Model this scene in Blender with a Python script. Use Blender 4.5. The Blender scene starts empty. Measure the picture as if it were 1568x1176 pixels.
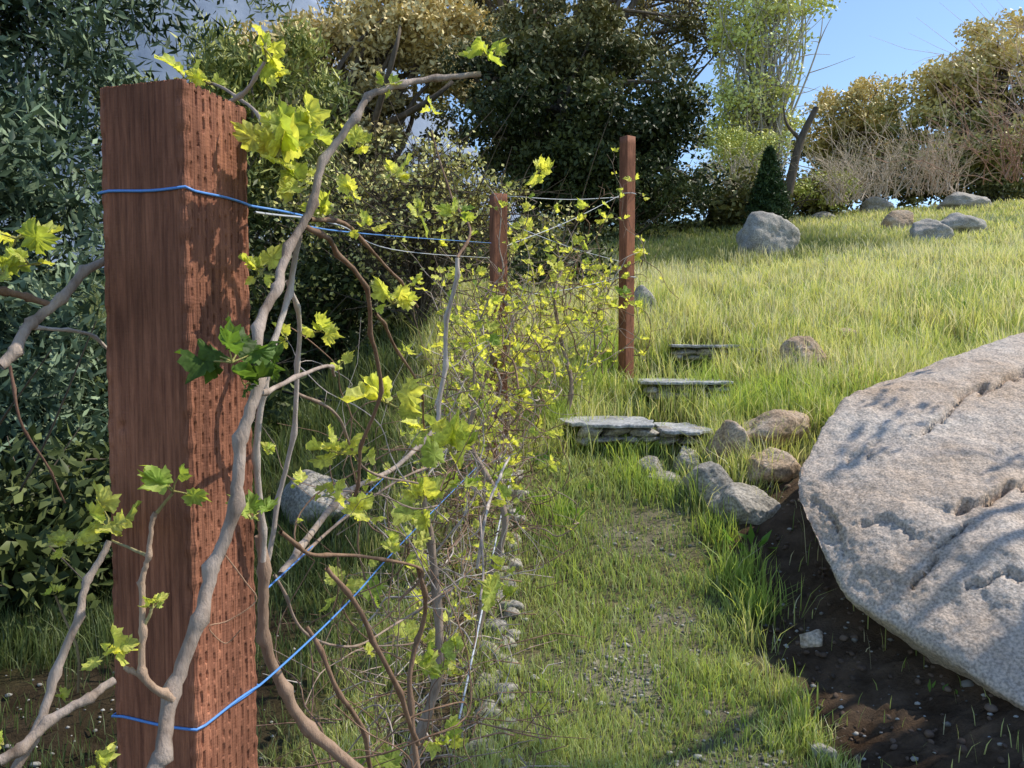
import bpy, bmesh, math, random
import numpy as np
from mathutils import Vector, Matrix, noise as mn
random.seed(7); rng=np.random.default_rng(7)
EYE=1.45; PITCH=math.radians(2.86); F=1162.0
SEL,SAZ=math.radians(50),math.radians(78)
SUN=np.array([math.sin(SAZ)*math.cos(SEL),math.cos(SAZ)*math.cos(SEL),math.sin(SEL)])
def P(px,py,d):
    a=(px-784)/F*d; b=(588-py)/F*d
    return Vector((a, d*math.cos(PITCH)+b*math.sin(PITCH), EYE-d*math.sin(PITCH)+b*math.cos(PITCH)))
def sm(t): t=np.clip(t,0,1); return t*t*(3-2*t)
def H(x,y):
    x=np.asarray(x,float); y=np.asarray(y,float)
    C=np.interp(y,[-10,0,2.6,3.7,4.7,5.35,5.55,6.1,6.35,7,8,14,24,40,120,400],[-2.2,-1.55,-1.42,-1.15,-.72,-.57,-.43,-.35,-.12,.1,.4,1.6,3.6,5.6,9,12])
    L=np.interp(y,[-10,0,3.6,8,14,24,40,120,400],[-2.4,-1.65,-1.3,-.5,.6,2.2,4,8,12])
    R=np.interp(y,[-10,0,3,5,6.3,7,8,14,24,40,120,400],[-1.8,-1.35,-.85,-.33,.0,.18,.42,1.6,3.6,5.6,9,12])
    w=np.maximum(1,y/8)
    tl=sm((x+2.5*w)/(2.0*w)); tr=sm((x-1.0)/1.5)
    h=L+(C-L)*tl; h=h+(R-h)*tr
    h=h+.06*np.clip(x-1.0,0,40)*sm((y-4)/6)
    h=h+.03*np.sin(x*1.3+y*.7)*np.sin(y*.9-x*.4+1)+.012*np.sin(x*5.1+2*np.sin(y*2))*np.sin(y*4.3+1.3*np.sin(x*3))
    return h+EYE
def G(px,py,dmax=60):
    d=1.5
    while d<dmax:
        p=P(px,py,d)
        if p.z<=float(H(p.x,p.y)): return p
        d+=.02
    return P(px,py,dmax)
def snoise(x,y,s=1.0,k=0):
    x=x*s;y=y*s
    return (np.sin(1.7*x+1.3*np.sin(2.1*y+k)+k)*np.sin(1.9*y+1.1*np.sin(1.6*x+2*k))+.5*np.sin(4.1*x+2*np.sin(3.3*y)+k)*np.sin(3.7*y+1.7*np.sin(4.4*x)))/1.5
# ---------- mesh helpers
def link(o,parent=None):
    bpy.context.scene.collection.objects.link(o)
    if parent: o.parent=parent
    return o
def empty(name,loc=(0,0,0)):
    e=bpy.data.objects.new(name,None); e.location=loc; return link(e)
def npmesh(name,V,faces,mat=None,col=None,smooth=False,parent=None):
    me=bpy.data.meshes.new(name)
    V=np.asarray(V,np.float32)
    me.vertices.add(len(V)); me.vertices.foreach_set('co',V.ravel())
    loops=np.concatenate([f.ravel() for f in faces]).astype(np.int32)
    tot=np.concatenate([np.full(len(f),f.shape[1],np.int32) for f in faces])
    st=np.concatenate([[0],np.cumsum(tot)[:-1]]).astype(np.int32)
    me.loops.add(len(loops)); me.loops.foreach_set('vertex_index',loops)
    me.polygons.add(len(tot)); me.polygons.foreach_set('loop_start',st); me.polygons.foreach_set('loop_total',tot)
    if smooth: me.polygons.foreach_set('use_smooth',np.ones(len(tot),bool))
    me.update(calc_edges=True); me.validate()
    if col is not None:
        a=me.color_attributes.new('Col','FLOAT_COLOR','POINT')
        c=np.ones((len(V),4),np.float32); c[:,:3]=col; a.data.foreach_set('color',c.ravel())
    if mat: me.materials.append(mat)
    o=bpy.data.objects.new(name,me)
    if parent is not None:
        link(o,parent); o.matrix_parent_inverse=Matrix.Translation(-parent.location)
    else: link(o)
    return o
# ---------- materials
def newmat(name):
    m=bpy.data.materials.new(name); m.use_nodes=True; nt=m.node_tree; nt.nodes.clear()
    out=nt.nodes.new('ShaderNodeOutputMaterial'); return m,nt,out
def nd(nt,t,**k):
    n=nt.nodes.new(t)
    for a,b in k.items(): setattr(n,a,b)
    return n
def leafmat(name,trans=.4,rough=.5,spec=.3,tcol=(1.3,1.25,.6),veins=False):
    m,nt,out=newmat(name); L=nt.links
    at=nd(nt,'ShaderNodeAttribute'); at.attribute_name='Col'
    p=nd(nt,'ShaderNodeBsdfPrincipled'); p.inputs['Roughness'].default_value=rough; p.inputs['Specular IOR Level'].default_value=spec
    colo=at.outputs['Color']
    if veins:
        geo=nd(nt,'ShaderNodeTexCoord'); nz=nd(nt,'ShaderNodeTexNoise'); nz.inputs['Scale'].default_value=130
        L.new(geo.outputs['Object'],nz.inputs['Vector'])
        mr=nd(nt,'ShaderNodeMapRange'); mr.inputs['From Min'].default_value=.3; mr.inputs['From Max'].default_value=.7; mr.inputs['To Min'].default_value=.7; mr.inputs['To Max'].default_value=1.25
        L.new(nz.outputs['Fac'],mr.inputs['Value'])
        mu=nd(nt,'ShaderNodeVectorMath',operation='SCALE'); L.new(colo,mu.inputs[0]); L.new(mr.outputs[0],mu.inputs['Scale']); colo=mu.outputs[0]
        b=nd(nt,'ShaderNodeBump'); b.inputs['Strength'].default_value=.6; b.inputs['Distance'].default_value=.003; L.new(nz.outputs['Fac'],b.inputs['Height']); L.new(b.outputs[0],p.inputs['Normal'])
    L.new(colo,p.inputs['Base Color'])
    if trans==0:
        L.new(p.outputs[0],out.inputs[0]); return m
    mt=nd(nt,'ShaderNodeVectorMath',operation='MULTIPLY'); mt.inputs[1].default_value=tcol; L.new(colo,mt.inputs[0])
    t=nd(nt,'ShaderNodeBsdfTranslucent'); L.new(mt.outputs[0],t.inputs['Color'])
    mx=nd(nt,'ShaderNodeMixShader'); mx.inputs[0].default_value=trans
    L.new(p.outputs[0],mx.inputs[1]); L.new(t.outputs[0],mx.inputs[2]); L.new(mx.outputs[0],out.inputs[0])
    return m
def noisemat(name,cols,scale=5,stretch=(1,1,1),rough=.85,bump=.3,bscale=40,detail=8,spec=.3,attr=False,speck=0,bdist=.01,sk=(.6,1.35)):
    m,nt,out=newmat(name); L=nt.links
    tc=nd(nt,'ShaderNodeTexCoord'); mp=nd(nt,'ShaderNodeMapping'); mp.inputs['Scale'].default_value=stretch
    L.new(tc.outputs['Object'],mp.inputs[0])
    nz=nd(nt,'ShaderNodeTexNoise'); nz.inputs['Scale'].default_value=scale; nz.inputs['Detail'].default_value=detail; nz.inputs['Roughness'].default_value=.65
    L.new(mp.outputs[0],nz.inputs['Vector'])
    cr=nd(nt,'ShaderNodeValToRGB'); e=cr.color_ramp.elements
    n=len(cols)
    while len(e)<n: e.new(.5)
    for i,c in enumerate(cols):
        e[i].position=.3+.4*i/(n-1); e[i].color=(*c,1)
    L.new(nz.outputs['Fac'],cr.inputs[0]); colout=cr.outputs[0]
    n2=nd(nt,'ShaderNodeTexNoise'); n2.inputs['Scale'].default_value=bscale; n2.inputs['Detail'].default_value=8; n2.inputs['Roughness'].default_value=.7
    L.new(mp.outputs[0],n2.inputs['Vector'])
    if speck:
        n3=nd(nt,'ShaderNodeTexNoise'); n3.inputs['Scale'].default_value=speck; n3.inputs['Detail'].default_value=3
        L.new(tc.outputs['Object'],n3.inputs['Vector'])
        m3=nd(nt,'ShaderNodeMapRange'); m3.inputs['From Min'].default_value=.35; m3.inputs['From Max'].default_value=.65; m3.inputs['To Min'].default_value=sk[0]; m3.inputs['To Max'].default_value=sk[1]
        L.new(n3.outputs['Fac'],m3.inputs['Value'])
        s=nd(nt,'ShaderNodeVectorMath',operation='SCALE'); L.new(colout,s.inputs[0]); L.new(m3.outputs[0],s.inputs['Scale']); colout=s.outputs[0]
    if attr:
        at=nd(nt,'ShaderNodeAttribute'); at.attribute_name='Col'
        s=nd(nt,'ShaderNodeVectorMath',operation='MULTIPLY'); L.new(colout,s.inputs[0]); L.new(at.outputs['Color'],s.inputs[1]); colout=s.outputs[0]
    p=nd(nt,'ShaderNodeBsdfPrincipled'); p.inputs['Roughness'].default_value=rough; p.inputs['Specular IOR Level'].default_value=spec
    L.new(colout,p.inputs['Base Color'])
    b=nd(nt,'ShaderNodeBump'); b.inputs['Strength'].default_value=bump; b.inputs['Distance'].default_value=bdist
    L.new(n2.outputs['Fac'],b.inputs['Height']); L.new(b.outputs[0],p.inputs['Normal'])
    L.new(p.outputs[0],out.inputs[0]); return m
M_leaf=leafmat('tree_foliage_mat',0,.5,.22)
M_vleaf=leafmat('vine_leaf_mat',.55,.5,.25,(1.3,1.25,.6),True)
M_grass=leafmat('grass_mat',.4,.5,.3,(1.3,1.25,.65))
M_bark=noisemat('bark_mat',[(.05,.038,.028),(.17,.135,.1)],12,(1,1,.2),bump=.8,bscale=30)
M_palebark=noisemat('pale_bark_mat',[(.3,.27,.21),(.6,.56,.48)],5,(1,1,.4),bump=.4)
M_cane=noisemat('cane_bark_mat',[(.4,.33,.27),(.85,.8,.75),(1.15,1.1,1.05)],45,(1,1,.25),bump=1,bscale=160,attr=True,bdist=.003)
M_granite=noisemat('granite_mat',[(.52,.37,.25),(.60,.50,.42),(.68,.62,.56)],1.3,bump=.9,bscale=16,speck=95,bdist=.028,sk=(.62,1.25))
M_tan=noisemat('tan_rock_mat',[(.28,.19,.12),(.46,.34,.24),(.62,.54,.45)],5,bump=1,bscale=18,speck=70,bdist=.02)
M_grey=noisemat('grey_rock_mat',[(.24,.22,.19),(.38,.35,.31),(.5,.46,.4)],5,bump=1,bscale=18,speck=70,bdist=.02)
M_slab=noisemat('slate_mat',[(.2,.2,.21),(.38,.39,.41),(.54,.53,.5)],6,bump=.9,bscale=22,speck=60,bdist=.015)
M_pebble=noisemat('pebble_mat',[(.8,.8,.8),(1,1,1)],30,attr=True,bump=.1)
# ---------- terrain
def zones(x,y):
    n=snoise(x,y,2.3,1.0)
    soil=sm((x-(1.04+.10*n))/.12)*sm((4.4-y+.2*n)/.3)*sm((4.2-x)/.5)
    vine=np.exp(-((x+.30-.02*y)/.24)**2)*sm((5.2-y)/.6)*(x<.3)
    left=sm((-.5-x)/.5)*sm((3.5-y+.7*n)/.7)*.9
    soil=np.clip(soil+.85*vine+left,0,1)
    onpath=sm((x+.25)/.2)*sm((1.05-x)/.2)*sm((4.4-y)/.5)
    grav=onpath*np.clip(-.05+.75*snoise(x,y,1.9,4.0)+.45*snoise(x,y,6,2.0)+.6*np.exp(-((y-2.7)/.45)**2-((x-.45)/.35)**2),0,1)
    return soil,grav
def sg(n,a,b,k): 
    t=np.linspace(-1,1,n); s=np.sinh(k*t)/np.sinh(k); return np.where(s<0,s*a,s*b)
xs=sg(521,400,400,6.6); ys=sg(561,60,420,6.4)
ys=np.sort(ys+3.0*np.exp(-((ys-3)/9)**2))
X,Y=np.meshgrid(xs,ys)
Z=H(X,Y)
soil,grav=zones(X,Y)
Z=Z+soil*(.02*snoise(X,Y,11,3)+.014*snoise(X,Y,27,5)+rng.normal(0,.004,X.shape))*(Y<8)*(Y>0)
nn=snoise(X,Y,1.1,.5)[...,None]
green=np.array([.18,.19,.07])+nn*np.array([.04,.03,.008]); brown=np.array([.11,.075,.05])+.03*snoise(X,Y,7,2)[...,None]*np.array([1,.8,.6])
gr=np.array([.36,.33,.28])
path=np.array([.17,.15,.085])
base=green*np.ones((*X.shape,3))
pm=(sm((X+.3)/.3)*sm((1.2-X)/.3)*sm((5-Y)/1))[...,None]
base=base*(1-pm)+path*pm
base=base*(1-soil[...,None])+brown*soil[...,None]
base=base*(1-.6*grav[...,None])+gr*.6*grav[...,None]
base=base*(1-.55*(sm((-.5-X)/.5)*sm((14-Y)/4))[...,None])  # shade left of the fence, darkened into the ground colour
ny,nx=X.shape
idx=np.arange(nx*ny).reshape(ny,nx)
q=np.stack([idx[:-1,:-1],idx[:-1,1:],idx[1:,1:],idx[1:,:-1]],-1).reshape(-1,4)
M_ground=noisemat('ground_mat',[(.55,.5,.45),(1,1,1),(1.5,1.45,1.4)],9,attr=True,bump=.9,bscale=45,rough=.95,spec=.1,bdist=.03)
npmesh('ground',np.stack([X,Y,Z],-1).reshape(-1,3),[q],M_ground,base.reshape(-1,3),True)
# ---------- grass
def blades(name,x,y,h,w,col,lean=.45,mat=M_grass):
    n=len(x); z=H(x,y)-.01
    a=rng.uniform(0,2*np.pi,n); b=rng.uniform(0,2*np.pi,n)
    wx,wy=np.cos(a)*w/2,np.sin(a)*w/2
    l=np.abs(rng.normal(0,lean,n))*h; lx,ly=np.cos(b)*l,np.sin(b)*l
    v=np.zeros((n,5,3))
    def put(i,s,dx,t): v[:,i,0]=x+s*wx+dx*lx; v[:,i,1]=y+s*wy+dx*ly; v[:,i,2]=z+h*t
    put(0,-1,0,0);put(1,1,0,0);put(2,.8,.4,.62);put(3,-.8,.4,.62);put(4,0,1,.97)
    i0=(np.arange(n)*5)[:,None]
    q=i0+np.array([[0,1,2,3]]); t=i0+np.array([[3,2,4]])
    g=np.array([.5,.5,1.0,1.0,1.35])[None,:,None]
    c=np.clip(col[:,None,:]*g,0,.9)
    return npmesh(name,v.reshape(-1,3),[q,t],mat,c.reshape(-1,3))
N=560000
d=np.exp(rng.uniform(math.log(2.1),math.log(26),N)); r=rng.uniform(-.85,.9,N); x=r*d; y=d
s,g=zones(x,y)
n1=snoise(x,y,1.4,.3); n2=snoise(x,y,4.7,2.2); n3=snoise(x,y,.55,1.1)
dens=np.ones(N)*(.62+.55*n2)
onp=sm((x+.3)/.2)*sm((1.1-x)/.2)*sm((4.8-y)/.3)
dens=np.where(onp>.5,.9+.25*n1-.75*g,dens)
dens*=(1-.985*s)
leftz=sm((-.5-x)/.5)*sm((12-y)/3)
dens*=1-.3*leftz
onstep=((x>.35)&(x<1.25)&(y>4.66)&(y<5.3))|((x>.95)&(x<1.6)&(y>5.44)&(y<6.0))|((x>1.3)&(x<1.85)&(y>6.15)&(y<6.55))
dens[onstep]*=.12
keep=rng.random(N)<dens
x,y,n1,n2,n3,onp,d,leftz=[a[keep] for a in (x,y,n1,n2,n3,onp,d,leftz)]
n=len(x)
h=(.115+.05*n1+.07*n2)*rng.uniform(.4,1.6,n)
h=np.where(onp>.5,rng.uniform(.02,.085,n)*(1+.6*n2+.3*n1),h)
h=np.where(y<2.9,np.minimum(h,.08),h)
edge=.4*np.exp(-((x-.95)/.12)**2)*(y<4.4)*(1+n2)+np.exp(-((x+.12)/.1)**2)*(y<4.6)
h=h*(1+1.0*edge)
h=np.where(y>5,h*(1.25-.4*sm((y-7)/4)),h)
w=np.clip(.0020*d**.75,.0034,.018)*rng.uniform(.6,1.3,n)
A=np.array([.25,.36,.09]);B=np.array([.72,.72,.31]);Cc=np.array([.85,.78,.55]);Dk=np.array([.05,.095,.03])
t=np.clip(.45+.38*n1+.32*n3+rng.normal(0,.28,n)+.25*sm((y-5.5)/4),0,1)[:,None]
col=A*(1-t)+B*t
dry=(rng.random(n)<.12+.16*sm((y-4.5)/4)+.10*n2)[:,None]; col=np.where(dry,Cc,col)
pt=np.clip(onp*.6,0,1)[:,None]; col=col*(1-pt)+np.array([.34,.43,.17])*pt
col=col*(1-.85*leftz[:,None])+Dk*.85*leftz[:,None]  # left grass: shade painted into the blade colour
sh=(sm((y-10+n1*.8-.15*x)/1.6)*sm((8-x)/3))[:,None]*.85; col=col*(1-sh)+Dk*sh  # tree shadow across the far meadow, painted into the blade colour
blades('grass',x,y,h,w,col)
tx,ty,th=[],[],[]
for (px,py,nb,sp,hh) in [(1130,900,200,.12,.25),(1165,950,140,.08,.23),(1100,830,100,.1,.2),(1010,760,140,.12,.2),(960,740,120,.1,.2),(900,600,260,.2,.32),(920,560,260,.2,.35),(1130,640,320,.2,.30),(1080,600,200,.15,.26),(1180,620,300,.2,.28),(1240,640,300,.25,.28),(1000,610,200,.15,.22),(850,660,260,.15,.3),(985,480,200,.25,.35),(850,800,160,.15,.2),(1160,1130,60,.1,.12),(960,700,180,.12,.16),(1000,690,180,.1,.16),(900,690,160,.1,.17),(940,560,140,.1,.3),(1020,560,120,.1,.2),(1050,615,160,.1,.17),(1140,545,160,.15,.25),(1070,560,140,.1,.17),(880,900,80,.2,.16),(950,1000,80,.25,.14),(1060,1080,90,.2,.14),(1230,1090,50,.12,.13),(820,1090,60,.15,.14),(1320,610,200,.3,.28)]:
    p=G(px,py); tx.append(rng.normal(p.x,sp*.6,nb)); ty.append(rng.normal(p.y,sp*.6,nb)); th.append(rng.uniform(.4,1,nb)*hh)
tx=np.concatenate(tx);ty=np.concatenate(ty);th=np.concatenate(th);n=len(tx)
t=rng.random(n)[:,None]
blades('tall_grass',tx,ty,th,rng.uniform(.004,.008,n),A*(1-t)+np.array([.55,.66,.17])*t,.4)
n=16000; d=np.exp(rng.uniform(math.log(5),math.log(12),n)); x=rng.uniform(.05,.85,n)*d; k=(snoise(x,d,.9,2)>-.1)&~((x<1.9)&(d<6.7)); x,d=x[k],d[k]; n=len(x)
blades('seed_stalks',x,d,rng.uniform(.13,.30,n),.0016*d**.7,np.tile(np.array([.82,.77,.55]),(n,1))*rng.uniform(.7,1.1,(n,1)),.3)
# ---------- pebbles
N=34000
d=np.exp(rng.uniform(math.log(2.1),math.log(6),N)); x=rng.uniform(-.8,.95,N)*d; y=d
s,g=zones(x,y); k=rng.random(N)<(g*.75+s*.06+.01*(x>-.2)*(x<1.1)*(y<4.5)); x,y=x[k],y[k]; n=len(x)
r=rng.gamma(2.2,.0022,n)+.003
oc=np.array([[1,0,0],[0,1,0],[-1,0,0],[0,-1,0],[0,0,.7],[0,0,-.7],[.6,.6,.35],[-.6,.6,.35],[-.6,-.6,.35],[.6,-.6,.35]],float)
of=np.array([[0,6,9],[1,7,6],[2,8,7],[3,9,8],[4,9,6],[4,6,7],[4,7,8],[4,8,9],[0,1,6],[1,2,7],[2,3,8],[3,0,9],[0,5,1],[1,5,2],[2,5,3],[3,5,0]])
v=oc[None]*r[:,None,None]*rng.uniform(.7,1.3,(n,10,1)); a=rng.uniform(0,6.28,n); ca,sa=np.cos(a)[:,None],np.sin(a)[:,None]
vx=v[...,0]*ca-v[...,1]*sa; vy=(v[...,0]*sa+v[...,1]*ca)*.75
V=np.stack([vx+x[:,None],vy+y[:,None],v[...,2]+(H(x,y)+r*.25)[:,None]],-1)
c=rng.uniform(.12,.5,(n,1,1))*np.array([1,.95,.87])*np.ones((n,10,1))
npmesh('gravel',V.reshape(-1,3),[(np.arange(n)*10)[:,None,None].repeat(16,1).reshape(-1,1)+np.tile(of,(n,1))],M_pebble,c.reshape(-1,3),False)
# ---------- rocks
def rockmesh(c,sz,seed,sub=4,K=11,rot=None,sharp=30):
    bm=bmesh.new(); bmesh.ops.create_icosphere(bm,subdivisions=sub,radius=1)
    V=np.array([v.co[:] for v in bm.verts]); Fc=np.array([[v.index for v in f.verts] for f in bm.faces]); bm.free()
    rg=np.random.default_rng(seed); n=rg.normal(size=(K,3)); n/=np.linalg.norm(n,axis=1)[:,None]; hh=rg.uniform(.62,.95,K)
    dt=V@n.T; rad=np.where(dt>.05,hh/np.maximum(dt,.05),9)
    rad=-np.log(np.exp(-sharp*np.minimum(rad,1.3)).sum(1)+np.exp(-sharp*1.15))/sharp
    nz=np.array([mn.fractal(Vector(v*2.2)+Vector((seed*3.1,0,0)),.8,2.1,5) for v in V])
    V=V*(rad+nz*.07)[:,None]*np.array(sz)
    a=rg.uniform(0,6.28) if rot is None else rot
    V=np.stack([V[:,0]*math.cos(a)-V[:,1]*math.sin(a),V[:,0]*math.sin(a)+V[:,1]*math.cos(a),V[:,2]],-1)
    return V+np.array(c),Fc
def rock(name,px,py,wpx,hpx,mat,seed,sub=5,d=None,K=11,sharp=30):
    g=G(px,py+hpx/2) if d is None else P(px,py+hpx/2,d)
    s=wpx/F*g.y/2*1.2; z=hpx/F*g.y
    V,Fc=rockmesh((g.x,g.y+s*.6,g.z+z*.40),(s,s*.8,z*.74),seed,sub,rot=random.uniform(-.5,.5),K=K,sharp=sharp)
    return npmesh(name,V,[Fc],mat,None,True)
for i,(px,py,w,h,m) in enumerate([(1195,668,115,54,M_tan),(1125,692,66,62,M_tan),(1190,717,78,54,M_tan),(1088,748,68,62,M_grey),(1152,782,90,54,M_grey),(1056,706,44,34,M_grey),(1238,545,56,48,M_tan),(1300,518,44,22,M_tan),(1247,982,34,24,M_tan),(1265,1160,34,22,M_grey),(1025,735,50,20,M_grey),(985,462,34,40,M_grey),(1000,715,38,20,M_grey),(1215,555,30,24,M_tan)]):
    rock('rock',px,py,w,h,m,20+i)
for i,(px,py,w,h,m) in enumerate([(1187,357,98,74,M_grey),(1355,313,46,24,M_grey),(1387,338,46,30,M_tan),(1440,352,64,34,M_grey),(1482,342,66,32,M_grey),(1490,306,70,26,M_grey),(1265,330,34,12,M_grey)]):
    rock('field_boulder',px,py,w,h,m,84+i*3,K=30 if i==0 else 14,sharp=14)
rock('grey_boulder',490,770,110,70,M_grey,91,5)
VV,FF=[],[];o=0
for i in range(60):
    yy=1.9+i*.05; xx=-.08+.05*math.sin(i*1.7)+.03*(yy-2); s=random.uniform(.025,.06)
    V,Fc=rockmesh((xx,yy,float(H(xx,yy))+s*.35),(s*1.1,s*.8,s*.65),200+i,3); VV.append(V);FF.append(Fc+o);o+=len(V)
npmesh('edging_stones',np.concatenate(VV),[np.concatenate(FF)],M_grey,None,True)
VV,FF=[],[];o=0
for i in range(700):
    xx=random.uniform(1.0,1.9); yy=random.uniform(2.1,4.3); s=random.choice([.006,.008,.01,.013,.018])*random.uniform(.7,1.2)
    if i>560: xx=random.uniform(-.7,-.05); yy=random.uniform(1.8,4.4)
    V,Fc=rockmesh((xx,yy,float(H(xx,yy))+s*.4),(s,s*.8,s*.7),300+i,2); VV.append(V);FF.append(Fc+o);o+=len(V)
npmesh('soil_clods',np.concatenate(VV),[np.concatenate(FF)],noisemat('clod_mat',[(.06,.042,.03),(.12,.08,.058),(.22,.16,.12)],3,bump=.8),None,True)
# big boulder
pts=[P(1290,612,4.0),P(1340,587,4.25),P(1400,569,4.45),P(1480,539,4.6),P(1568,506,4.7),P(1780,470,4.5),P(1212,715,3.62),P(1214,765,3.5),
 P(1246,835,3.3),P(1290,912,3.1),P(1380,968,2.9),P(1475,1005,2.7),P(1568,1085,2.5),P(1750,1130,2.45),P(1950,1000,2.6),P(2050,700,3.3),P(1950,560,3.9),
 P(1340,900,3.6),P(1470,1060,3.1),P(1600,1160,2.8),P(1330,740,4.6),P(1700,700,5.2),P(1800,1150,3.6),P(1500,700,3.4),P(1560,850,2.88),P(1400,700,3.5)]
bm=bmesh.new()
for p in pts: bm.verts.new(p)
bmesh.ops.convex_hull(bm,input=bm.verts)
for v in [v for v in bm.verts if not v.link_faces]: bm.verts.remove(v)
me=bpy.data.meshes.new('tmp'); bm.to_mesh(me); bm.free()
ob=bpy.data.objects.new('tmp',me); link(ob)
md=ob.modifiers.new('r','REMESH'); md.mode='VOXEL'; md.voxel_size=.0135
md=ob.modifiers.new('s','SMOOTH'); md.factor=.5; md.iterations=14
dg=bpy.context.evaluated_depsgraph_get(); me2=bpy.data.meshes.new_from_object(ob.evaluated_get(dg))
bpy.data.objects.remove(ob)
V=np.array([v.co[:] for v in me2.vertices]); Nn=np.array([v.normal[:] for v in me2.vertices])
cracks=[([(1415,660),(1440,642),(1462,615),(1490,598),(1530,588),(1568,565),(1610,550)],1.1),([(1465,775),(1490,775),(1510,762),(1550,742),(1600,730)],1.4),([(1395,890),(1425,865),(1440,830),(1480,800)],.9),([(1300,700),(1330,690),(1345,665)],.5),([(1320,800),(1350,790),(1395,815)],.5),([(1480,900),(1540,880),(1600,885)],.6),([(1240,760),(1275,790),(1290,840)],.5)]
Nc=np.zeros(len(V))
yy=V[:,1]*math.cos(PITCH)-(V[:,2]-EYE)*math.sin(PITCH); uu=784+F*V[:,0]/yy; vv=588-F*(V[:,1]*math.sin(PITCH)+(V[:,2]-EYE)*math.cos(PITCH))/yy
wob=4*np.sin(uu/9+np.sin(vv/5))+3*np.sin(vv/3.1+uu/4)
for c,wt in cracks:
    dm=np.full(len(V),1e9); sd=np.zeros(len(V))
    for (a,b),(c2,d2) in zip(c[:-1],c[1:]):
        ax,ay=uu-a,vv-b; bx,by=c2-a,d2-b; t=np.clip((ax*bx+ay*by)/(bx*bx+by*by),0,1); dd=np.hypot(ax-t*bx,ay-t*by+wob); k=dd<dm; dm=np.where(k,dd,dm); sd=np.where(k,ay-t*by+wob,sd)
    Nc-=.05*wt*np.exp(-(dm/3.6)**2)*(Nn[:,2]>.15)
    Nc-=.014*wt*np.exp(-(dm/30)**2)*(sd>0)*(Nn[:,2]>.15)
for i in range(len(V)):
    p=Vector(V[i]); a=mn.noise(p*1.3+Vector((4,0,0)))
    Nc[i]+=.03*a+.011*mn.fractal(p*6,.7,2.1,4)+.005*mn.noise(p*34)-.02*abs(mn.noise(p*2.3+Vector((9,0,0))))
V=V+Nn*Nc[:,None]
me2.vertices.foreach_set('co',V.astype(np.float32).ravel()); me2.polygons.foreach_set('use_smooth',np.ones(len(me2.polygons),bool)); me2.materials.clear(); me2.materials.append(M_granite); me2.update()
me2.name='granite_boulder'; link(bpy.data.objects.new('granite_boulder',me2))
# ---------- stone steps
def slabm(name,outline,ztop,th,mat,parent,seed):
    bm=bmesh.new(); n=len(outline); rr=random.Random(seed); pl=[]
    for i in range(n):
        a=Vector(outline[i]);b=Vector(outline[(i+1)%n])
        k=max(2,int((b-a).length/.05))
        for j in range(k):
            p=a.lerp(b,j/k); pl.append((p.x+rr.uniform(-.014,.014),p.y+rr.uniform(-.014,.014)))
    top=[bm.verts.new((x,y,ztop+rr.uniform(-.003,.003))) for x,y in pl]; cx=sum(p[0] for p in pl)/len(pl)
    f=bm.faces.new(top)
    r=bmesh.ops.extrude_face_region(bm,geom=[f]) 
    for v in [g for g in r['geom'] if isinstance(g,bmesh.types.BMVert)]:
        v.co.z-=th; v.co.x=cx+(v.co.x-cx)*rr.uniform(.96,1.0)
    bmesh.ops.recalc_face_normals(bm,faces=bm.faces)
    bmesh.ops.bevel(bm,geom=[e for e in bm.edges if len(e.link_faces)==2 and e.calc_face_angle(0)>1],offset=.005,segments=1,affect='EDGES')
    me=bpy.data.meshes.new(name); bm.to_mesh(me); bm.free(); me.materials.append(mat)
    ob=bpy.data.objects.new(name,me); link(ob,parent); ob.matrix_parent_inverse=Matrix.Translation(-parent.location)
def step(zt,slabs,rx0,rx1,ry,seed,layers=2):
    e=empty('stone_step',((rx0+rx1)/2,ry,zt))
    for i,(o,dz) in enumerate(slabs): slabm('slab',o,zt+dz,.022,M_slab,e,seed+i)
    VV,FF=[],[];o=0; k=0
    for lay in range(layers):
        x=rx0
        while x<rx1:
            w=random.uniform(.06,.22); hh=random.uniform(.024,.04)
            V,Fc=rockmesh((x+w/2,ry+.12+random.uniform(-.05,.01),zt-.058-lay*.05+random.uniform(-.006,.006)),(w*.6,.09,hh),seed*10+k,3,rot=random.uniform(-.25,.25),K=12); VV.append(V);FF.append(Fc+o);o+=len(V);k+=1
            x+=w*random.uniform(.9,1.2)
    npmesh('riser_stones',np.concatenate(VV),[np.concatenate(FF)],M_grey,None,True,e)
step(EYE-.49,[([(.37,4.80),(.62,4.70),(.88,4.73),(.93,4.95),(.90,5.3),(.5,5.36),(.31,5.1)],0),([(.94,4.68),(1.16,4.63),(1.28,4.80),(1.2,5.2),(.96,5.2)],-.035)],.42,1.2,4.74,5,2)
step(EYE-.255,[([(.93,5.52),(1.1,5.42),(1.34,5.45),(1.62,5.50),(1.6,5.95),(1.2,6.1),(.93,5.95)],0)],.98,1.58,5.48,6,2)
step(EYE+.012,[([(1.3,6.2),(1.6,6.13),(1.83,6.16),(1.85,6.6),(1.35,6.65)],0),([(1.9,6.15),(2.2,6.15),(2.25,6.5),(1.9,6.5)],-.03)],1.34,2.15,6.18,7,2)
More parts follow.
